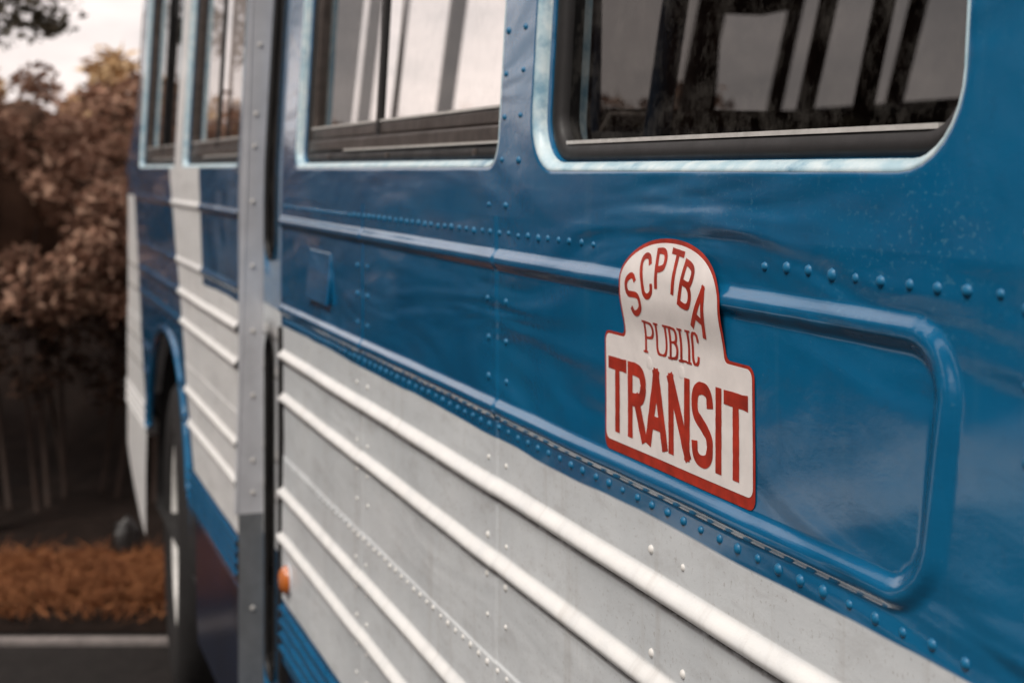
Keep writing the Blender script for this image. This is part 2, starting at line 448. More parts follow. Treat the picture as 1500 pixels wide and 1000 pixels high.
# evergreens added out of view to darken what the near side mirrors and block sky light
for k, (x, y, h, r) in enumerate(((-15.0, -6.4, 7.0, 1.5), (-12.2, -6.6, 7.5, 1.5), (-9.4, -6.2, 8.5, 1.7), (-6.5, -6.7, 7.8, 1.6), (-3.6, -6.3, 8.8, 1.7), (-.6, -6.6, 8.0, 1.6), (2.4, -6.2, 8.6, 1.7), (5.3, -6.6, 8, 1.6))):
    rnd = random.Random(300 + k); b = Vector((x, y, 0))
    pass
    x, y, h, r = x * 1.45, y - 3.2, h * 1.3, r * 1.42; b = Vector((x, y, 0))
    root = empty('added_evergreen', b, 'dark evergreen added out of view to darken the bus reflections', 'tree', 'evergreens added out of view')
    m = MB(); m.tube([b, b + Vector((.05, 0, h * .5)), b + Vector((0, 0, h * .95))], [.2, .13, .03], 10); m.build('trunk', M['bark'], root)
    m = MB()
    for i in range(4200):
        t = rnd.random() ** .8; a = rnd.uniform(0, 6.28); rr_ = r * (1 - t * .8) * (.75 + .35 * noise.noise((math.cos(a) * 1.5, math.sin(a) * 1.5, t * 7 + k))) * rnd.uniform(.55, 1.05)
        p = b + Vector((math.cos(a) * rr_, math.sin(a) * rr_, .6 + t * (h - .6) - .15 * rr_)); sz = rnd.uniform(.10, .22)
        u = Vector((math.cos(a), math.sin(a), rnd.uniform(-.6, .1))).normalized(); w_ = u.cross(Vector((rnd.gauss(0, .4), rnd.gauss(0, .4), 1))).normalized()
        q = len(m.v); m.v += [p - u * sz, p + w_ * sz * .5, p + u * sz, p - w_ * sz * .5]; m.f.append((q, q + 1, q + 2, q + 3))
    m.build('crown', M['leaf_green'], root, False)
    lump(b + Vector((0, 0, h * .45)), (r * .62, r * .62, h * .42), 200 + k).build('inner_boughs', M['leaf_dark'], root)

# dark stump near bus nose
rs = lump(G(184, 5.92, .08), (.045, .06, .12), 5, 12).build('stump', M['rock'])
tag(rs, 'small dark stump poking from orange grass just left of bus nose', 'stump')

# ------------------------------------------------------------------ the bus
BUS = empty('transit_bus', Vector((-1.5, 1.2, 0)), 'blue and white riveted transit bus with a public transit sign', 'bus')
YF = 2.42                                    # far side of the bus
ZB = .745                                    # bottom of the skirt
DOOR0, DOOR1 = 2.613, 3.086
RIBS = [1.319, 1.240, 1.067, .984]
GROOVES = [.842, .818, .794, .770]

def sm(a, b, x):
    t = max(0, min(1, (x - a) / (b - a))); return t * t * (3 - 2 * t)
def bead(u, H):                              # u: 0 top .. 1 bottom, soft above, sharp below, a drip gap under it
    if u <= -.12 or u >= 1.4: return 0
    if u < .58: return H * sm(-.12, .62, u) ** .85
    if u < .96:
        t = (u - .58) / .38; return H * math.sqrt(max(.02, 1 - .80 * t * t))
    if u < 1.02: return H * .45 * (1.02 - u) / .06 - .0022 * (u - .96) / .06
    return -.0022 * (1 - sm(1.12, 1.4, u))
def roundbead(d, w_, H):                     # symmetric pressed bead
    a = abs(d) / w_
    return H * (1 - sm(.12, 1, a)) if a < 1 else 0
LX, LR = .668, .038                          # right end of pressed loop
LZ0, LZ1 = 1.393, 1.553
def loop_dist(X, z):
    x0 = LX + (LZ1 - z) * .17                # the end leans a little
    cx = x0 + LR
    if X >= cx: return min(abs(z - LZ0), abs(z - LZ1))
    if z > LZ1 - LR: return abs(math.hypot(X - cx, z - (LZ1 - LR)) - LR)
    if z < LZ0 + LR: return abs(math.hypot(X - cx, z - (LZ0 + LR)) - LR)
    return abs(X - x0)
def surf(X, z, far=False):
    h = 0
    k = 1 - sm(-.10, .02, X - (5.02 + (z - .93) * .56)) if X > 4.5 else 1
    for r in RIBS: h += k * bead((r - z) / .0200, .0088)
    for g in GROOVES: h += roundbead(z - g, .012, .006)
    d = min(abs(z - LZ0), abs(z - LZ1)) if far else loop_dist(X, z)
    h += k * roundbead(d, .0130, .0054)
    h += .0016 * sm(1.125, 1.121, z)         # lap of the two lower sheets
    if not far:
        for Xs_ in (1.435, 2.012): h += .0011 * sm(Xs_ - .004, Xs_ + .004, X) * (1 - sm(Xs_ + .05, Xs_ + .5, X))
    y = -h
    y += .0020 * noise.noise((X * 1.7, z * 4.2, .3)) + .0008 * noise.noise((X * 9, z * 14, 1.7))
    if X > 5.6: y += (X - 5.6) ** 2 * 1.2
    return y
def zlist(z0, z1, fine=()):
    out = set(); z = z0
    while z < z1 - 1e-6: out.add(round(z, 5)); z += .009
    out.add(z1)
    for a, b, s in fine:
        z = a
        while z < b:
            if z0 <= z <= z1: out.add(round(z, 5))
            z += s
    return sorted(out)
FINE = [(r - .040, r + .006, .0013) for r in RIBS] + [(.755, .860, .002), (1.365, 1.41, .0018), (1.53, 1.575, .0018), (1.118, 1.128, .001)]
def side_panel(name, X0, X1, z0, z1, far, mat, stepf, zmin=None, nose=None, fine=FINE):
    Xs = [X0]
    while Xs[-1] < X1 - 1e-6: Xs.append(min(X1, Xs[-1] + stepf(Xs[-1])))
    zs = zlist(z0, z1, fine)
    rows = []
    for X in Xs:
        zm = zmin(X) if zmin else z0
        row = []
        for z in zs:
            z_ = max(z, zm); row.append(T(X, surf(X, z_, far), z_))
        rows.append(row)
    mb = MB(); mb.quad_grid(rows)
    o = mb.build(name, mat, BUS)
    if zmin:
        bm = bmesh.new(); bm.from_mesh(o.data); bmesh.ops.remove_doubles(bm, verts=bm.verts, dist=1e-5)
        bmesh.ops.dissolve_degenerate(bm, edges=bm.edges, dist=1e-6); bm.to_mesh(o.data); bm.free()
        o.data.polygons.foreach_set('use_smooth', [True] * len(o.data.polygons))
    return o
# lower side: white ribbed sheet, blue pressed panel (near section), and the front section with the wheel arch
ZM = 1.60
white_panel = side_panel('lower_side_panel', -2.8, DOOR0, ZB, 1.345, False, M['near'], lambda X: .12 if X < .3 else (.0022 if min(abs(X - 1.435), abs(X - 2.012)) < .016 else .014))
blue_panel = side_panel('pressed_side_panel', -2.8, DOOR0, 1.345, ZM, False, M['near'], lambda X: .12 if X < .45 else (.0025 if X < .82 or min(abs(X - 1.435), abs(X - 2.012)) < .016 else .014),
                        fine=FINE + [(1.37, 1.58, .003)])
WC = (4.40, .50)
def arch(X):
    dx = (X - WC[0]) / .56
    if abs(dx) < 1: return .55 + .62 * (1 - abs(dx) ** 2.4) ** (1 / 2.0)
    if X > WC[0]: return .40 + .26 * max(0, (X - 4.9) / .84) ** 1.6
    return ZB
front_panel = side_panel('front_side_panel', DOOR1, 5.74, .40, ZM, True, M['far'], lambda X: .02 if abs(X - WC[0]) > .60 else .008, zmin=arch)
for o, lab in ((white_panel, 'grimy white ribbed panel'), (blue_panel, 'blue pressed panel with a rounded bead loop'), (front_panel, 'blue front panel with white sweep')): o['label'] = lab
# arch lip
pts = [T(WC[0] - .53, -.012, .70 - .06 * i) for i in range(0)]
pts = []
for i in range(61):
    a = math.pi * i / 60; dx = -math.cos(a)
    pts.append(T(WC[0] + .558 * dx, .004, .55 + .615 * (1 - abs(dx) ** 2.4) ** .5))
pts = [p for p in pts if p.z > .765]
mb = MB(); mb.tube(pts, .014, 10); mb.build('wheel_arch_lip', M['blue'], BUS)
# dark inner arch tub
mb = MB(); mb.loops([[T(WC[0] + .58 * -math.cos(math.pi * i / 40), y, .5 + .64 * math.sin(math.pi * i / 40)) for i in range(41)] for y in (.035, .55)])
mb.build('wheel_well', M['chassis'], BUS)

for X0, X1 in ((-2.8, DOOR0 - .01), (DOOR1 + .002, WC[0] - .575)):
    mb = MB(); n_ = 12
    mb.quad_grid([[T(X0 + (X1 - X0) * i / n_, .010 + .04 * (.75 - z) ** 2 + .002 * noise.noise((i, z * 5, 2)), z) for z in (.40, .46, .54, .62, .70, .752)] for i in range(n_ + 1)])
    mb.build('skirt_valance', M['navy_gloss'], BUS)
# ---- window belt: rounded openings with rolled edges
def rrect(X0, X1, z0, z1, r, ins=0, n=8):
    X0 += ins; X1 -= ins; z0 += ins; z1 -= ins; r = max(.004, r - ins); out = []
    for cx, cz, a0 in ((X1 - r, z1 - r, 0), (X0 + r, z1 - r, 90), (X0 + r, z0 + r, 180), (X1 - r, z0 + r, 270)):
        for k in range(n + 1):
            a = R(a0 + 90 * k / n); out.append((cx + r * math.cos(a), cz + r * math.sin(a)))
    # add straight-side points
    res = []
    m = 10
    for q in range(4):
        seg = out[q * (n + 1):(q + 1) * (n + 1)]; res += seg
        a = seg[-1]; b = out[((q + 1) * (n + 1)) % len(out)]
        for k in range(1, m): res.append((a[0] + (b[0] - a[0]) * k / m, a[1] + (b[1] - a[1]) * k / m))
    return res
def outer_of(hole, cell, n=8, m=10):
    X0, X1, z0, z1 = cell; res = []
    cor = [(X1, z1), (X0, z1), (X0, z0), (X1, z0)]
    q = n + m
    for c in range(4):
        arc = hole[c * q:c * q + n + 1]
        def proj(p, k):                       # start and end of the arc lie on neighbouring sides
            vertical = (c in (0, 2)) == (k == 0)
            return (cor[c][0], p[1]) if vertical else (p[0], cor[c][1])
        A = proj(arc[0], 0); B = proj(arc[-1], 1); C = cor[c]
        for k in range(n + 1):
            t = k / n
            if t <= .5: u = t * 2; res.append((A[0] + (C[0] - A[0]) * u, A[1] + (C[1] - A[1]) * u))
            else: u = t * 2 - 1; res.append((C[0] + (B[0] - C[0]) * u, C[1] + (B[1] - C[1]) * u))
        nxt = (c + 1) % 4
        side_vertical = c in (1, 3)
        for k in range(1, m):
            p = hole[c * q + n + k]
            res.append((cor[c][0], p[1]) if side_vertical else (p[0], cor[c][1]))
    return res
def nose_x(X, z):
    lim = 5.74 - .32 * sm(1.56, 1.92, z); return min(X, lim)
ZT = 2.42
def window_cell(hole, r, cell, mat, front=False):
    h = rrect(*hole, r); oc = outer_of(h, cell)
    def wv(X, z): return .0014 * noise.noise((X * 1.7, z * 4.2, .3)) * 1.0
    loops = []
    for t in (1, .8, .6, .4, .22, .1, .04, 0):
        loop = []
        for a, b in zip(h, oc):
            X = a[0] + (b[0] - a[0]) * t; z = a[1] + (b[1] - a[1]) * t
            if front: X = nose_x(X, z)
            loop.append(T(X, surf(X, z, True) if z <= ZM + 1e-4 else wv(X, z), z))
        loops.append(loop)
    for ins, y in ((.003, .0008), (.006, .003), (.009, .0075), (.011, .014), (.0125, .022), (.0125, .06)):
        hh = rrect(*hole, r, ins); loops.append([T(X, y + wv(X, z) * .5, z) for X, z in hh])
    mb = MB(); mb.loops(loops)
    return mb.build('window_surround', mat, BUS)
def ring(hole, r, prof, name, mat, parent):
    mb = MB(); mb.loops([[T(X, y, z) for X, z in rrect(*hole, r, ins)] for ins, y in prof], True)
    return mb.build(name, mat, parent)
def pane(hole, r, ins, y, mat, parent, name='pane'):
    mb = MB(); o_ = rrect(*hole, r, ins); n = len(o_); c = ((hole[0] + hole[1]) / 2, (hole[2] + hole[3]) / 2)
    loops = []
    for k in (1.0, .75, .5, .25): loops.append([T(c[0] + (X - c[0]) * k, y, c[1] + (z - c[1]) * k) for X, z in o_])
    mb.loops(loops); b = len(mb.v); mb.v.append(T(c[0], y, c[1]))
    for j in range(n): mb.f.append((b - n + j, b - n + (j + 1) % n, b))
    return mb.build(name, mat, parent)
def window(hole, r, cell, mat, kind, front=False, divider=None):
    window_cell(hole, r, cell, mat, front)
    ring(hole, r, ((.0010, .0010), (.0030, -.0002), (.0060, .0018), (.0088, .0048), (.0105, .0100), (.0110, .0165), (.0123, .0200), (.0095, .0200)), 'lip_highlight_ring', M['lip_highlight'], BUS)
    g = ring(hole, r, ((.010, .024), (.012, .018), (.017, .016), (.026, .018), (.029, .023), (.029, .045), (.010, .045)), 'window_gasket', M['gasket'], BUS)
    X0, X1, z0, z1 = hole
    if kind == 'slider':
        ring(hole, r, ((.0285, .024), (.030, .020), (.042, .020), (.044, .024), (.044, .044), (.0285, .044)), 'window_frame', M['alu_dark'], g)
        mb = MB(); mb.box(X0 + .03, X1 - .03, .017, .04, z0 + .030, z0 + .050); bevel(mb.build('sill_track', M['alu_dark'], g, False))
        mb = MB(); mb.box(X0 + .034, X1 - .034, .021, .044, z0 + .0505, z0 + .069); bevel(mb.build('bottom_rail', M['alu_dark'], g, False))
        mb = MB(); mb.box(X0 + .036, X1 - .036, .0195, .034, z0 + .0692, z0 + .0725); mb.build('highlight_edge', M['alu_lite'], g, False)  # pale strips paint in the highlight line along the rails
        mb = MB(); mb.box(X0 + .030, X1 - .30, .0145, .020, z0 + .0290, z0 + .0318); mb.build('highlight_edge', M['alu_lite'], g, False)
        for q in (.12, .48, .82):
            mb = MB(); Xc = X0 + (X1 - X0) * q; mb.box(Xc - .006, Xc + .006, .014, .03, z0 + .015, z0 + .024); bevel(mb.build('drain_clip', M['alu_dark'], g, False), .002)
        mb = MB(); mb.box(divider - .010, divider + .010, .018, .028, z0 + .03, z1 - .03); bevel(mb.build('divider', M['gasket'], g, False))
        pane((X0, divider, z0, z1), r, .04, .034, M[kind_glass], g); pane((divider, X1, z0, z1), r, .04, .031, M[kind_glass], g)
    else:
        mb = MB(); mb.box(X0 + .05, X1 - .05, .019, .037, z0 + .0285, z0 + .032); mb.build('highlight_edge', M['alu_lite'], g, False)
        pane(hole, r, .027, .030, M['tint'], g)
    return g
kind_glass = 'glass'
W2 = (1.437, 2.505, 1.650, 2.30); W3 = (.662, 1.345, 1.646, 2.30)
window(W2, .034, (1.392, DOOR0, ZM, ZT), M['near'], 'slider', divider=2.02)
window(W3, .062, (.50, 1.392, ZM, ZT), M['near'], 'fixed')
window((-.52, .36, 1.646, 2.30), .062, (-.64, .50, ZM, ZT), M['near'], 'fixed')
kind_glass = 'far_glass'
window((3.045 + .06, 4.045, 1.652, 2.30), .03, (DOOR1, 4.13, ZM, ZT), M['far'], 'slider', divider=3.56)
window((4.215, 5.215, 1.652, 2.30), .03, (4.13, 5.74, ZM, ZT), M['far'], 'slider', front=True, divider=4.72)
mb = MB(); mb.quad_grid([[T(X, 0, z) for z in (ZM, 1.8, 2.0, 2.2, ZT)] for X in (-2.8, -2.0, -1.2, -.64)]); mb.build('rear_side_panel', M['near'], BUS)

# ---- recessed folding door
mb = MB()
YD = .052
for X0, X1 in ((DOOR0 - .02, 2.848), (2.852, DOOR1 + .0)):
    pass
def leaf(X0, X1, wdw):
    g = None
    mb = MB(); zs = [.42, .62, .82, 1.0, 1.2, 1.363, 1.5, 1.7, 2.0, 2.3, 2.40]
    # leaf skin with two slot openings: built as a frame of loops round each opening
    cells = ((X0, X1, .42, 1.38), (X0, X1, 1.38, 2.40))
    holes = ((wdw[0], wdw[1], .56, 1.306), (wdw[0], wdw[1], 1.453, 2.33))
    lo = []
    for hole, cell in zip(holes, cells):
        h = rrect(*hole, (wdw[1] - wdw[0]) / 2 - .002); oc = outer_of(h, cell)
        loops = [[T(a[0] + (b[0] - a[0]) * t, YD, a[1] + (b[1] - a[1]) * t) for a, b in zip(h, oc)] for t in (1, .5, 0)]
        loops.append([T(X, YD + .012, z) for X, z in rrect(*hole, (wdw[1] - wdw[0]) / 2 - .002, .004)])
        mb.loops(loops)
    d = mb.build('door_leaf', M['near'], BUS)
    for hole in holes:
        ring(hole, (wdw[1] - wdw[0]) / 2 - .002, ((.003, YD + .004), (.005, YD - .003), (.012, YD - .002), (.014, YD + .010)), 'pane_gasket', M['gasket'], d)
        pane(hole, (wdw[1] - wdw[0]) / 2 - .002, .010, YD + .008, M['tint'], d)
    return d
leaf(2.852, DOOR1 - .002, (2.950, 3.066)); leaf(DOOR0 - .03, 2.846, (2.655, 2.775))
# far jamb: aluminium cheek facing the camera, below it darker paint with the step well's shade put in
jb = MB(); jb.quad_grid([[T(DOOR1 + .0005, y, z) for y in (-.001, .012, .03, YD + .03)] for z in (.905, 1.1, 1.35, 1.6, 1.7, 1.8, 1.95, 2.1, 2.25, 2.40)])
jamb = jb.build('door_jamb', M['alu'], BUS)
jb = MB(); jb.quad_grid([[T(DOOR1 + .0005, y, z) for y in (-.001, .012, .03, YD + .25)] for z in (.36, .5, .7, .905)]); jb.build('step_well_cheek', M['step_grey'], BUS)
mb = MB(); mb.box(DOOR1 - .001, DOOR1 + .012, -.009, -.0015, .905, 2.38); bevel(mb.build('jamb_trim', M['alu'], BUS, False))
mb = MB(); mb.box(DOOR0 - .012, DOOR0 + .006, -.007, .02, .70, 1.36); bevel(mb.build('door_edge_rubber', M['gasket'], BUS, False))
mb = MB(); mb.box(DOOR0 - .001, DOOR0 + .004, .003, YD, 1.37, 2.38); mb.build('door_edge_strip', M['blue'], BUS, False)
mb = MB(); mb.box(DOOR0, DOOR1, .04, .55, .33, .36, lambda X, y, z: Vector((-X, y, z))); mb.box(DOOR0, DOOR1, .30, .33, .36, .60, lambda X, y, z: Vector((-X, y, z))); mb.build('step', M['chassis'], BUS, False)
mb = MB(); mb.quad_grid([[T(X, y, z) for z in (.40, .745)] for X, y in ((DOOR0 - .004, .012), (DOOR0 - .004, .3))]); mb.build('step_well_cheek', M['chassis'], BUS)
mb = MB(); mb.quad_grid([[T(X, y, 2.40) for y in (.0, .12)] for X in (DOOR0, DOOR1)]); mb.quad_grid([[T(X, 0, z) for z in (2.38, ZT)] for X in (DOOR0, DOOR1)]); mb.build('door_header', M['blue'], BUS)

# ---- rivets
def rivet_mesh(name, mat, r=.0034, h=.0030):
    prof = [(r * 1.12, 0), (r, .35 * h), (r * .86, .66 * h), (r * .52, .92 * h)]
    v = []; f = []; n = 8
    for rr, y in prof:
        for k in range(n): v.append((rr * math.cos(2 * math.pi * k / n), -y, rr * math.sin(2 * math.pi * k / n)))
    v.append((0, -h, 0))
    for i in range(3):
        for k in range(n): f.append((i * n + k, i * n + (k + 1) % n, (i + 1) * n + (k + 1) % n, (i + 1) * n + k))
    for k in range(n): f.append((3 * n + k, 3 * n + (k + 1) % n, len(v) - 1))
    me = bpy.data.meshes.new(name); me.from_pydata(v, [], f); me.materials.append(mat)
    me.polygons.foreach_set('use_smooth', [True] * len(me.polygons)); return me
RV = rivet_mesh('rivet', M['rivet'], .0034, .0024); RVC = rivet_mesh('white_rivet', M['rim'], .0032, .0023); RVW = rivet_mesh('rivet_under_vinyl', M['sign_white'], .0055, .0005); RVA = rivet_mesh('jamb_rivet', M['alu_lite'], .005, .002)
spots = []                                    # X, z, host
def hostof(z): return white_panel if z < 1.345 else blue_panel
rr = random.Random(5)
X = .60
while X < 2.58: spots.append((X, 1.582)); X += .0275
X = .66
while X < 2.58: spots.append((X, 1.3735)); X += .0285
X = .80
while X < 2.58: spots.append((X, 1.1165)); X += .0285
for a, b in ((1.06, 1.003), (1.462, 1.408), (2.04, 1.985)):
    for Xc in (a, b):
        z = 1.337
        while z > .88:
            if min(abs(z - (r_ - .014)) for r_ in RIBS) > .012 and abs(z - 1.1165) > .012: spots.append((Xc, z))
            z -= .0425
        for z in (1.4255, 1.468, 1.51): spots.append((Xc, z))
for Xc in (1.425, 1.375):
    for k in range(14): spots.append((Xc, 1.66 + k * .046))
for z in (1.612,): spots += [(1.462, z), (1.408, z)]
for k in range(22): spots.append((.607, 1.90 - k * .0405 if True else 0))
def in_sign(X, z): return .885 < X < 1.155 and 1.400 < z < 1.600
mbs = MB(); cnt = 0
for X, z in spots:
    X += rr.uniform(-.0012, .0012); z += rr.uniform(-.0008, .0008)
    if in_sign(X, z): continue
    y = surf(X, z) if z <= ZM else .0014 * noise.noise((X * 1.7, z * 4.2, .3))
    p = T(X, y + .0002, z)
    if cnt < 290 and X < 2.1:
        # the paint shader reads object coordinates, so the mesh copy carries its place
        o = bpy.data.objects.new('rivet', RV if z > 1.36 else RVC); COL.objects.link(o); h = hostof(z); o.parent = h
        o.matrix_parent_inverse = Matrix.Translation(-BUS.location) @ Matrix.Identity(4) if False else Matrix.Identity(4)
        o.location = p; s = rr.uniform(.85, 1.2); o.scale = (s, s, s * rr.uniform(.9, 1.1))
        cnt += 1
    else:
        b = len(mbs.v)
        for v in RV.vertices: mbs.v.append(p + v.co)
        for f in RV.polygons: mbs.f.append(tuple(b + i for i in f.vertices))
o = mbs.build('small_rivets', M['near'], BUS); o['kind'] = 'stuff'
for z in (1.02, 1.16, 1.30, 1.44, 1.58, 1.70, 1.77, 1.92, 2.06, .95, .70, .52):
    o = bpy.data.objects.new('rivet', RVA); COL.objects.link(o); o.rotation_euler = (0, 0, R(90))
    o.location = T(DOOR1 - .0005, .030, z); o.parent = jamb

# ---- small fittings on the side
mb = MB(); mb.lathe([(.004, -.018), (.013, -.017), (.020, -.0135), (.025, -.007), (.026, 0)], T(2.540, surf(2.540, .912), .912), n=24)
lamp = mb.build('marker_lamp', M['amber'], BUS); lamp['label'] = 'amber side marker lamp by the door'
mb = MB(); mb.lathe([(.0255, -.003), (.029, -.003), (.030, .004)], T(2.540, surf(2.540, .912), .912), n=24); mb.build('bezel', M['alu'], lamp)
mb = MB()
def cov(X, y, z): return T(X, y - .004 + (z - 1.475) * .10, z)
mb.box(2.21, 2.365, -.002, .004, 1.434, 1.517, cov); bevel(mb.build('access_cover', M['blue'], BUS, False), .0015)

# ---- sign
SX0, SZ0 = 1.150, 1.4055
SW = .2605
def smap(s, z, off):
    X = SX0 - s; y = surf(X, z)
    y += roundbead(z - LZ1, .0130, .0054) - roundbead(z - LZ1, .044, .0054)
    return T(X, y - off, z)
def sign_outline(ins, bot):
    x0, x1, a0, a1 = ins, SW - ins, .0415 + ins, .2190 - ins
    zb, zs, zp, zt = SZ0 + bot, 1.509 - ins * .8, 1.553, 1.5945 - ins * 1.2
    r = .009 - min(.004, ins * .6); p = []
    def arc(cx, cz, r_, d0, d1, n=6):
        for k in range(n + 1):
            a = R(d0 + (d1 - d0) * k / n); p.append((cx + r_ * math.cos(a), cz + r_ * math.sin(a)))
    arc(x0 + r, zb + r, r, 180, 270); arc(x1 - r, zb + r, r, 270, 360); arc(x1 - r, zs - r, r, 0, 90)
    arc(a1 + .006, zs + .006, .006, 270, 180)
    c = (a0 + a1) / 2; hw = (a1 - a0) / 2
    for k in range(33):
        a = math.pi * k / 32; p.append((c + hw * math.cos(a) * (abs(math.cos(a)) ** -.05 if abs(math.cos(a)) > .01 else 1), zp + (zt - zp) * math.sin(a)))
    arc(a0 - .006, zs + .006, .006, 360, 270); arc(x0 + r, zs - r, r, 90, 180)
    return p
def decal(name, poly, off, mat, parent):
    bm = bmesh.new()
    bm.faces.new([bm.verts.new((s, z, 0)) for s, z in poly])
    def cuts(axis, a, b, step):
        v = a
        while v < b:
            co = [0, 0, 0]; co[axis] = v; no = [0, 0, 0]; no[axis] = 1
            bmesh.ops.bisect_plane(bm, geom=bm.verts[:] + bm.edges[:] + bm.faces[:], plane_co=co, plane_no=no); v += step
    cuts(1, 1.40, 1.53, .0061); cuts(1, 1.5303, 1.5745, .0031); cuts(1, 1.576, 1.60, .006); cuts(0, .0101, SW, .0153)
    bmesh.ops.triangulate(bm, faces=bm.faces[:])
    for v in bm.verts: v.co = smap(v.co.x, v.co.y, off)
    me = bpy.data.meshes.new(name); bm.to_mesh(me); bm.free(); me.materials.append(mat)
    me.polygons.foreach_set('use_smooth', [True] * len(me.polygons))
    o = bpy.data.objects.new(name, me); COL.objects.link(o); attach(o, parent); return o
sign = decal('sign', sign_outline(0, 0), .0008, M['sign_red'], BUS); sign['label'] = 'white sign edged in red reading SCPTBA PUBLIC TRANSIT'
decal('white_field', sign_outline(.0030, .0088), .0011, M['sign_white'], sign)
for Xc in (1.06, 1.003):
    for z in (1.4905, 1.536):
        o = bpy.data.objects.new('rivet', RVW); COL.objects.link(o); o.parent = sign; o.location = T(Xc, surf(Xc, z) - .0010, z)

def crom(P, n=7):
    if len(P) < 3: return [Vector(p) for p in P]
    P = [Vector(p) for p in P]; out = []
    for i in range(len(P) - 1):
        p0 = P[max(0, i - 1)]; p1 = P[i]; p2 = P[i + 1]; p3 = P[min(len(P) - 1, i + 2)]
        for k in range(n):
            t = k / n
            out.append(.5 * ((2 * p1) + (p2 - p0) * t + (2 * p0 - 5 * p1 + 4 * p2 - p3) * t * t + (3 * p1 - p0 - 3 * p2 + p3) * t ** 3))
    out.append(P[-1]); return out
GL = {  # strokes: (curved?, points) in a unit box
 'T': [(0, [(0, 1), (1, 1)], 'h'), (0, [(.5, 1), (.5, 0)], 'v')],
 'I': [(0, [(.5, 1), (.5, 0)], 'v')],
 'R': [(0, [(0, 1), (0, 0)], 'v'), (1, [(0, 1), (.45, 1), (.85, .95), (1, .77), (.85, .58), (.45, .52), (0, .52)], ''), (0, [(.48, .52), (1, 0)], 'v')],
 'P': [(0, [(0, 1), (0, 0)], 'v'), (1, [(0, 1), (.45, 1), (.85, .94), (1, .75), (.85, .54), (.45, .48), (0, .48)], '')],
 'B': [(0, [(0, 1), (0, 0)], 'v'), (1, [(0, 1), (.45, 1), (.82, .94), (.92, .77), (.8, .58), (.4, .53), (0, .53)], ''),
       (1, [(.3, .53), (.6, .52), (.9, .42), (1, .25), (.88, .06), (.5, 0), (0, 0)], '')],
 'A': [(0, [(0, 0), (.5, 1)], 'v'), (0, [(.5, 1), (1, 0)], 'v'), (0, [(.2, .27), (.8, .27)], '')],
 'N': [(0, [(0, 0), (0, 1)], 'v'), (0, [(0, 1), (1, 0)], 'd'), (0, [(1, 0), (1, 1)], 'v')],
 'S': [(1, [(1, .76), (.93, .92), (.7, 1), (.3, 1), (.06, .92), (0, .76), (.1, .62), (.4, .53), (.65, .46), (.92, .36), (1, .22), (.92, .07), (.68, 0), (.3, 0), (.06, .08), (0, .25)], '')],
 'C': [(1, [(1, .74), (.92, .92), (.66, 1), (.34, 1), (.08, .9), (0, .7), (0, .3), (.08, .1), (.34, 0), (.66, 0), (.92, .08), (1, .26)], '')],
 'U': [(1, [(0, 1), (0, .6), (0, .25), (.15, .04), (.5, 0), (.85, .04), (1, .25), (1, .6), (1, 1)], '')],
 'L': [(0, [(0, 1), (0, 0)], 'v'), (0, [(0, 0), (1, 0)], 'h')],
}
SERIF = {'P': [(0, 1), (0, 0)], 'U': [(0, 1), (1, 1)], 'B': [(0, 1), (0, 0)], 'L': [(0, 1), (0, 0)], 'I': [(.5, 1), (.5, 0)], 'C': []}
def ribbon(mb, P, t0, t1, place, off, butt):
    P = [Vector((p[0], p[1])) for p in P]
    Q = [P[0]]
    for a, b in zip(P, P[1:]):
        n = max(1, int((b - a).length / .003))
        for k in range(1, n + 1): Q.append(a + (b - a) * k / n)
    d0 = (Q[1] - Q[0]).normalized(); d1 = (Q[-1] - Q[-2]).normalized()
    Q[0] = Q[0] - d0 * butt; Q[-1] = Q[-1] + d1 * butt
    row = []
    for i, q in enumerate(Q):
        d = (Q[min(i + 1, len(Q) - 1)] - Q[max(i - 1, 0)]).normalized(); nn = Vector((-d.y, d.x))
        # thickness: t0 for upright strokes, t1 for level ones
        th_ = t0 * abs(d.y) + t1 * abs(d.x); th_ = max(min(t0, t1), min(max(t0, t1), th_))
        j = 1 + .10 * noise.noise((q.x * 170, q.y * 170, off * 4000))
        row.append((q + nn * th_ / 2 * j, q - nn * th_ / 2 * j))
    mb.quad_grid([[smap(*place(a), off), smap(*place((a + b) / 2), off), smap(*place(b), off)] for a, b in row])
letter_k = 0
def letter(ch, s, z, wd, ht, t0, t1, rot=0.0, serif=0, mat='sign_red'):
    """centre s, z; box wd x ht; stroke weights t0 (upright) t1 (level)"""
    mb = MB(); c, sn = math.cos(R(rot)), math.sin(R(rot))
    def place(p): return (s + p.x * c - p.y * sn, z + p.x * sn + p.y * c)
    iw, ih = wd - t0, ht - t1
    def m(p): return ((p[0] - .5) * iw, (p[1] - .5) * ih)
    off = .0014
    for curved, P, kind in GL[ch]:
        P2 = [m(p) for p in P]
        if curved: P2 = [tuple(v) for v in crom([Vector((a, b, 0)) for a, b in P2])]
        butt = t0 / 2 if kind == 'h' else (t1 / 2 if kind in ('v', 'd') else 0)
        ribbon(mb, P2, t0, t1, place, off, butt); off += .00006
    if serif:
        for p in SERIF[ch]:
            q = m(p); e = t1 * .3 if p[1] > .5 else -t1 * .3
            ribbon(mb, [(q[0] - serif, q[1] + e), (q[0] + serif, q[1] + e)], t1, t1, place, off, 0); off += .00006
        if ch == 'C':
            q = m((1, .74)); ribbon(mb, [(q[0], q[1] - .001), (q[0], q[1] + .006)], t1 * 1.2, t1, place, off, 0)
    o = mb.build('letter', M[mat], sign); return o
def px_s(px): return SX0 - (1222.0 / (px + 23) - .191)
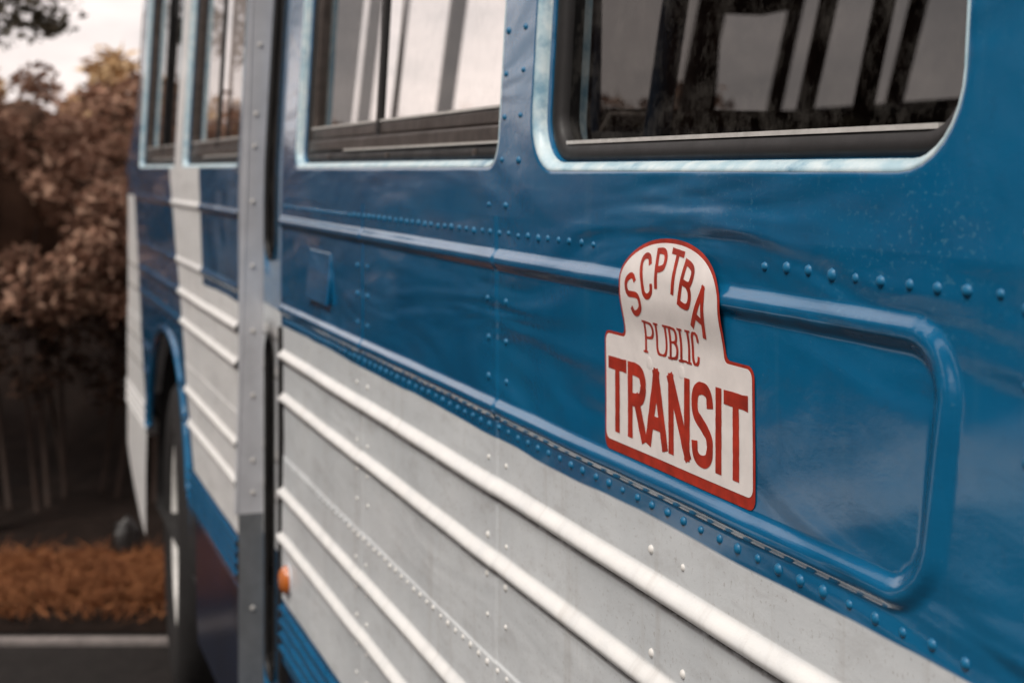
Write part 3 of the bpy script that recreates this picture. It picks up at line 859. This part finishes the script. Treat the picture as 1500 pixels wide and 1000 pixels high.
for ch, a, b in (('T', 894, 920), ('R', 922, 948), ('A', 948.5, 979), ('N', 981.5, 1013), ('S', 1016, 1047), ('I', 1050.5, 1060), ('T', 1063, 1099)):
    s0, s1 = px_s(a), px_s(b)
    letter(ch, (s0 + s1) / 2, 1.4548, s1 - s0, .0645, .0092, .0110 if ch != 'S' else .0098)
pos = 948
for ch, a, b in (('P', 948, 962), ('U', 964.5, 981), ('B', 984, 997), ('L', 999.5, 1009.5), ('I', 1010, 1015), ('C', 1016.5, 1028)):
    s0, s1 = px_s(a), px_s(b)
    letter(ch, (s0 + s1) / 2, 1.5118, s1 - s0, .0255, .0036, .0017, 0, .0042 if ch != 'C' else .001)
for ch, px, z, rot, wd, ht in (('S', 938, 1.5455, 26, .023, .036), ('C', 957, 1.5625, 15, .021, .038), ('P', 977, 1.5705, 5, .0200, .033),
                               ('T', 998, 1.5690, -6, .022, .036), ('B', 1017, 1.5600, -15, .022, .038), ('A', 1036.5, 1.5435, -22, .023, .040)):
    letter(ch, px_s(px), z, wd, ht, .0052, .0050, rot)

# ---- wheel
def wheel(X, yo, z=.50, inward=1):
    root = bpy.data.objects.new('wheel', None); COL.objects.link(root); root.location = (-X, yo, z)
    root.parent = BUS; root.matrix_parent_inverse = Matrix.Translation(-BUS.location)
    def at(o): o.parent = root; o.matrix_parent_inverse = Matrix.Translation(-Vector((-X, yo, z))); return o
    m = MB(); s = inward
    prof = [(.295, .030), (.300, .006), (.325, -.006), (.40, -.016), (.45, -.006), (.485, .018), (.5, .05), (.5, .20), (.485, .24), (.44, .26), (.30, .235)]
    m.lathe([(r, y * s) for r, y in prof], (-X, yo, z), n=64); at(m.build('tyre', M['tyre'], None))
    m = MB(); m.lathe([(r, y * s) for r, y in ((.300, .012), (.292, .004), (.284, .012), (.272, .06), (.262, .092), (.20, .098), (.15, .085), (.12, .082), (.10, .06), (.07, .05), (.004, .046))], (-X, yo, z), n=56)
    at(m.build('rim', M['rim'], None))
    for k in range(10):
        a = 2 * math.pi * k / 10; m = MB(); m.lathe([(.014, .088 * s), (.014, .068 * s), (.002, .066 * s)], (-X + .135 * math.cos(a), yo, z + .135 * math.sin(a)), n=6); at(m.build('lug_nut', M['alu'], None, False))
    return root
wheel(4.58, .050).rotation_euler = (0, 0, R(-3.8)); wheel(4.58, YF - .05, inward=-1); wheel(-1.3, .10); wheel(-1.3, YF - .10, inward=-1)

# ---- far wall, floor, roof, ends, chassis
I3 = lambda X, y, z: Vector((-X, y, z))
mb = MB(); mb.box(-2.8, 5.55, YF, YF + .04, .75, 1.88, I3); mb.build('far_side_wall', M['navy'], BUS, False)
mb = MB(); mb.box(-2.8, 5.2, YF, YF + .04, 2.36, 2.44, I3); mb.build('far_cant_rail', M['dark'], BUS, False)
for k, X in enumerate((-1.9, -1.0, -.1, .75, 1.60, 2.45, 3.3, 4.15, 4.95)):
    mb = MB(); b = 0
    for z, dx in ((1.88, 0), (2.36, -.20)):
        for dX, y in ((-.03, YF - .005), (.03, YF - .005), (.03, YF + .03), (-.03, YF + .03)): mb.v.append(Vector((-(X + dx + dX), y, z)))
    mb.f = [(0, 1, 5, 4), (1, 2, 6, 5), (2, 3, 7, 6), (3, 0, 4, 7)]
    mb.build('window_pillar', M['cream'] if k in (5,) else M['dark'], BUS, False)
mb = MB(); mb.box(-2.8, 5.55, .06, YF - .02, .76, .80, I3); mb.build('floor', M['dark'], BUS, False)
mb = MB(); rows = []
for X in (-2.8, -1, 1, 3, 5.2, 5.42):
    row = []
    for k in range(17):
        t = k / 16; a = math.pi * t
        y = YF / 2 + .02 - math.cos(a) * (YF / 2 - .025) * (1 if True else 0); z = ZT - .002 + .30 * math.sin(a) ** .6
        row.append(Vector((-X, y, z)))
    rows.append(row)
mb.quad_grid(rows); mb.build('roof', M['blue'], BUS)
mb = MB(); mb.quad_grid([[Vector((-X, y, 2.43)) for y in (.06, YF)] for X in (-2.8, 5.35)]); mb.build('ceiling', M['dark'], BUS)
mb = MB(); mb.box(-2.83, -2.80, .02, YF, .75, 2.6, I3); mb.build('rear_wall', M['blue'], BUS, False)
mb = MB(); mb.quad_grid([[Vector((-(X), y, z)) for y in (.03, YF / 2, YF)] for X, z in ((5.66, .62), (5.745, .9), (5.745, 1.5), (5.72, 1.60))]); mb.build('front_panel', M['cream'], BUS)
mb = MB(); mb.quad_grid([[Vector((-X, y, z)) for y in (.06, YF / 2, YF)] for X, z in ((5.70, 1.60), (5.41, 2.42))]); mb.build('windshield', M['glass'], BUS)
mb = MB(); mb.box(5.70, 5.86, .22, YF - .22, .50, .68, I3); bevel(mb.build('front_bumper', M['chassis'], BUS, False), .02)
for y in (.55, 1.75):
    mb = MB(); mb.box(-2.6, 5.3, y, y + .09, .62, .755, I3); mb.build('chassis_rail', M['chassis'], BUS, False)
for X in (4.58, -1.3):
    mb = MB(); mb.tube([I3(X, .25, .5), I3(X, YF - .25, .5)], .06, 10); mb.build('axle', M['chassis'], BUS)
mb = MB(); mb.box(-2.7, 2.5, .10, .14, .80, 1.62, I3); mb.build('inner_lining', M['navy'], BUS, False)
mb = MB(); mb.box(3.15, 5.3, .09, .12, 1.14, 1.62, I3); mb.build('inner_lining', M['navy'], BUS, False)
def seat(X, y0, y1):
    m = MB(); m.box(X - .42, X, y0, y1, 1.18, 1.30, I3); c = bevel(m.build('seat', M['seat'], BUS, False), .03, 3)
    rows = []; m = MB()
    for k in range(9):
        t = k / 8; Xb = X - .42 - .14 * t; z = 1.28 + .42 * t
        rows.append([I3(Xb + .04, y0, z), I3(Xb + .05, (y0 + y1) / 2, z), I3(Xb + .04, y1, z), I3(Xb - .05, y1, z), I3(Xb - .06, (y0 + y1) / 2, z), I3(Xb - .05, y0, z), I3(Xb + .04, y0, z)])
    m.quad_grid(rows); m.f.append(tuple(len(m.v) - 7 + i for i in range(6))); m.build('backrest', M['seat'], c)
    m = MB(); m.tube([I3(X - .58, y0 + .03, 1.66), I3(X - .60, y0 + .05, 1.72), I3(X - .60, y1 - .05, 1.72), I3(X - .58, y1 - .03, 1.66)], .012, 8); m.build('grab_rail', M['alu_dark'], c)
    m = MB(); m.box(X - .36, X - .06, y0 + .2, y0 + .3, .80, 1.18, I3); m.build('seat_base', M['chassis'], c, False)
for X in (2.35, 1.55, .75, -.1): seat(X, .22, 1.02)
for X in (2.0, 1.2, .4): seat(X, 1.42, 2.3)
for X, y, lean, r_, mt in ((1.66, .30, .24, .017, 'pole'), (1.76, .25, .02, .014, 'pole'), (2.78, 1.2, .30, .020, 'dark'), (2.55, 1.2, .26, .022, 'dark'), (3.4, 1.3, .1, .02, 'dark')):
    m = MB(); m.tube([I3(X + lean * .3, y, .80), I3(X, y, 1.7), I3(X - lean, y, 2.43)], r_, 10); m.build('grab_pole', M[mt], BUS)
m = MB(); m.box(2.95, 3.10, 1.12, 1.30, 2.03, 2.43, I3); bevel(m.build('hanging_fare_unit', M['gasket'], BUS, False), .01)
# raked windscreen posts and mirror arm seen through the sliding window
for y, wd, mt in ((.14, .10, 'dark'), (.44, .05, 'gasket'), (.80, .11, 'cream'), (.905, .045, 'dark'), (1.03, .014, 'alu_dark'), (1.24, .06, 'dark'), (1.75, .05, 'dark'), (2.36, .12, 'dark')):
    m = MB()
    for z, X in ((1.58, 5.66), (2.43, 5.28)):
        for dX, dy in ((-.02, -wd / 2), (.02, -wd / 2), (.02, wd / 2), (-.02, wd / 2)): m.v.append(I3(X + dX, y + dy, z))
    m.f = [(0, 1, 5, 4), (1, 2, 6, 5), (2, 3, 7, 6), (3, 0, 4, 7)]; m.build('windscreen_post', M[mt], BUS, False)
m = MB(); m.box(4.85, 4.95, 1.5, YF - .02, .80, 1.87, I3); bevel(m.build('driver_barrier', M['navy'], BUS, False), .02, 3)
m = MB(); m.box(4.9, 5.5, .12, YF - .1, 1.10, 1.56, I3); bevel(m.build('dashboard', M['dark'], BUS, False), .04, 3)
m = MB(); pts = [I3(4.62 + .20 * math.cos(a) * .5, 1.85 + .20 * math.sin(a), 1.62 + .20 * math.cos(a) * .85) for a in [2 * math.pi * k / 24 for k in range(25)]]
m.tube(pts, .014, 8, False); m.build('steering_wheel', M['gasket'], BUS)
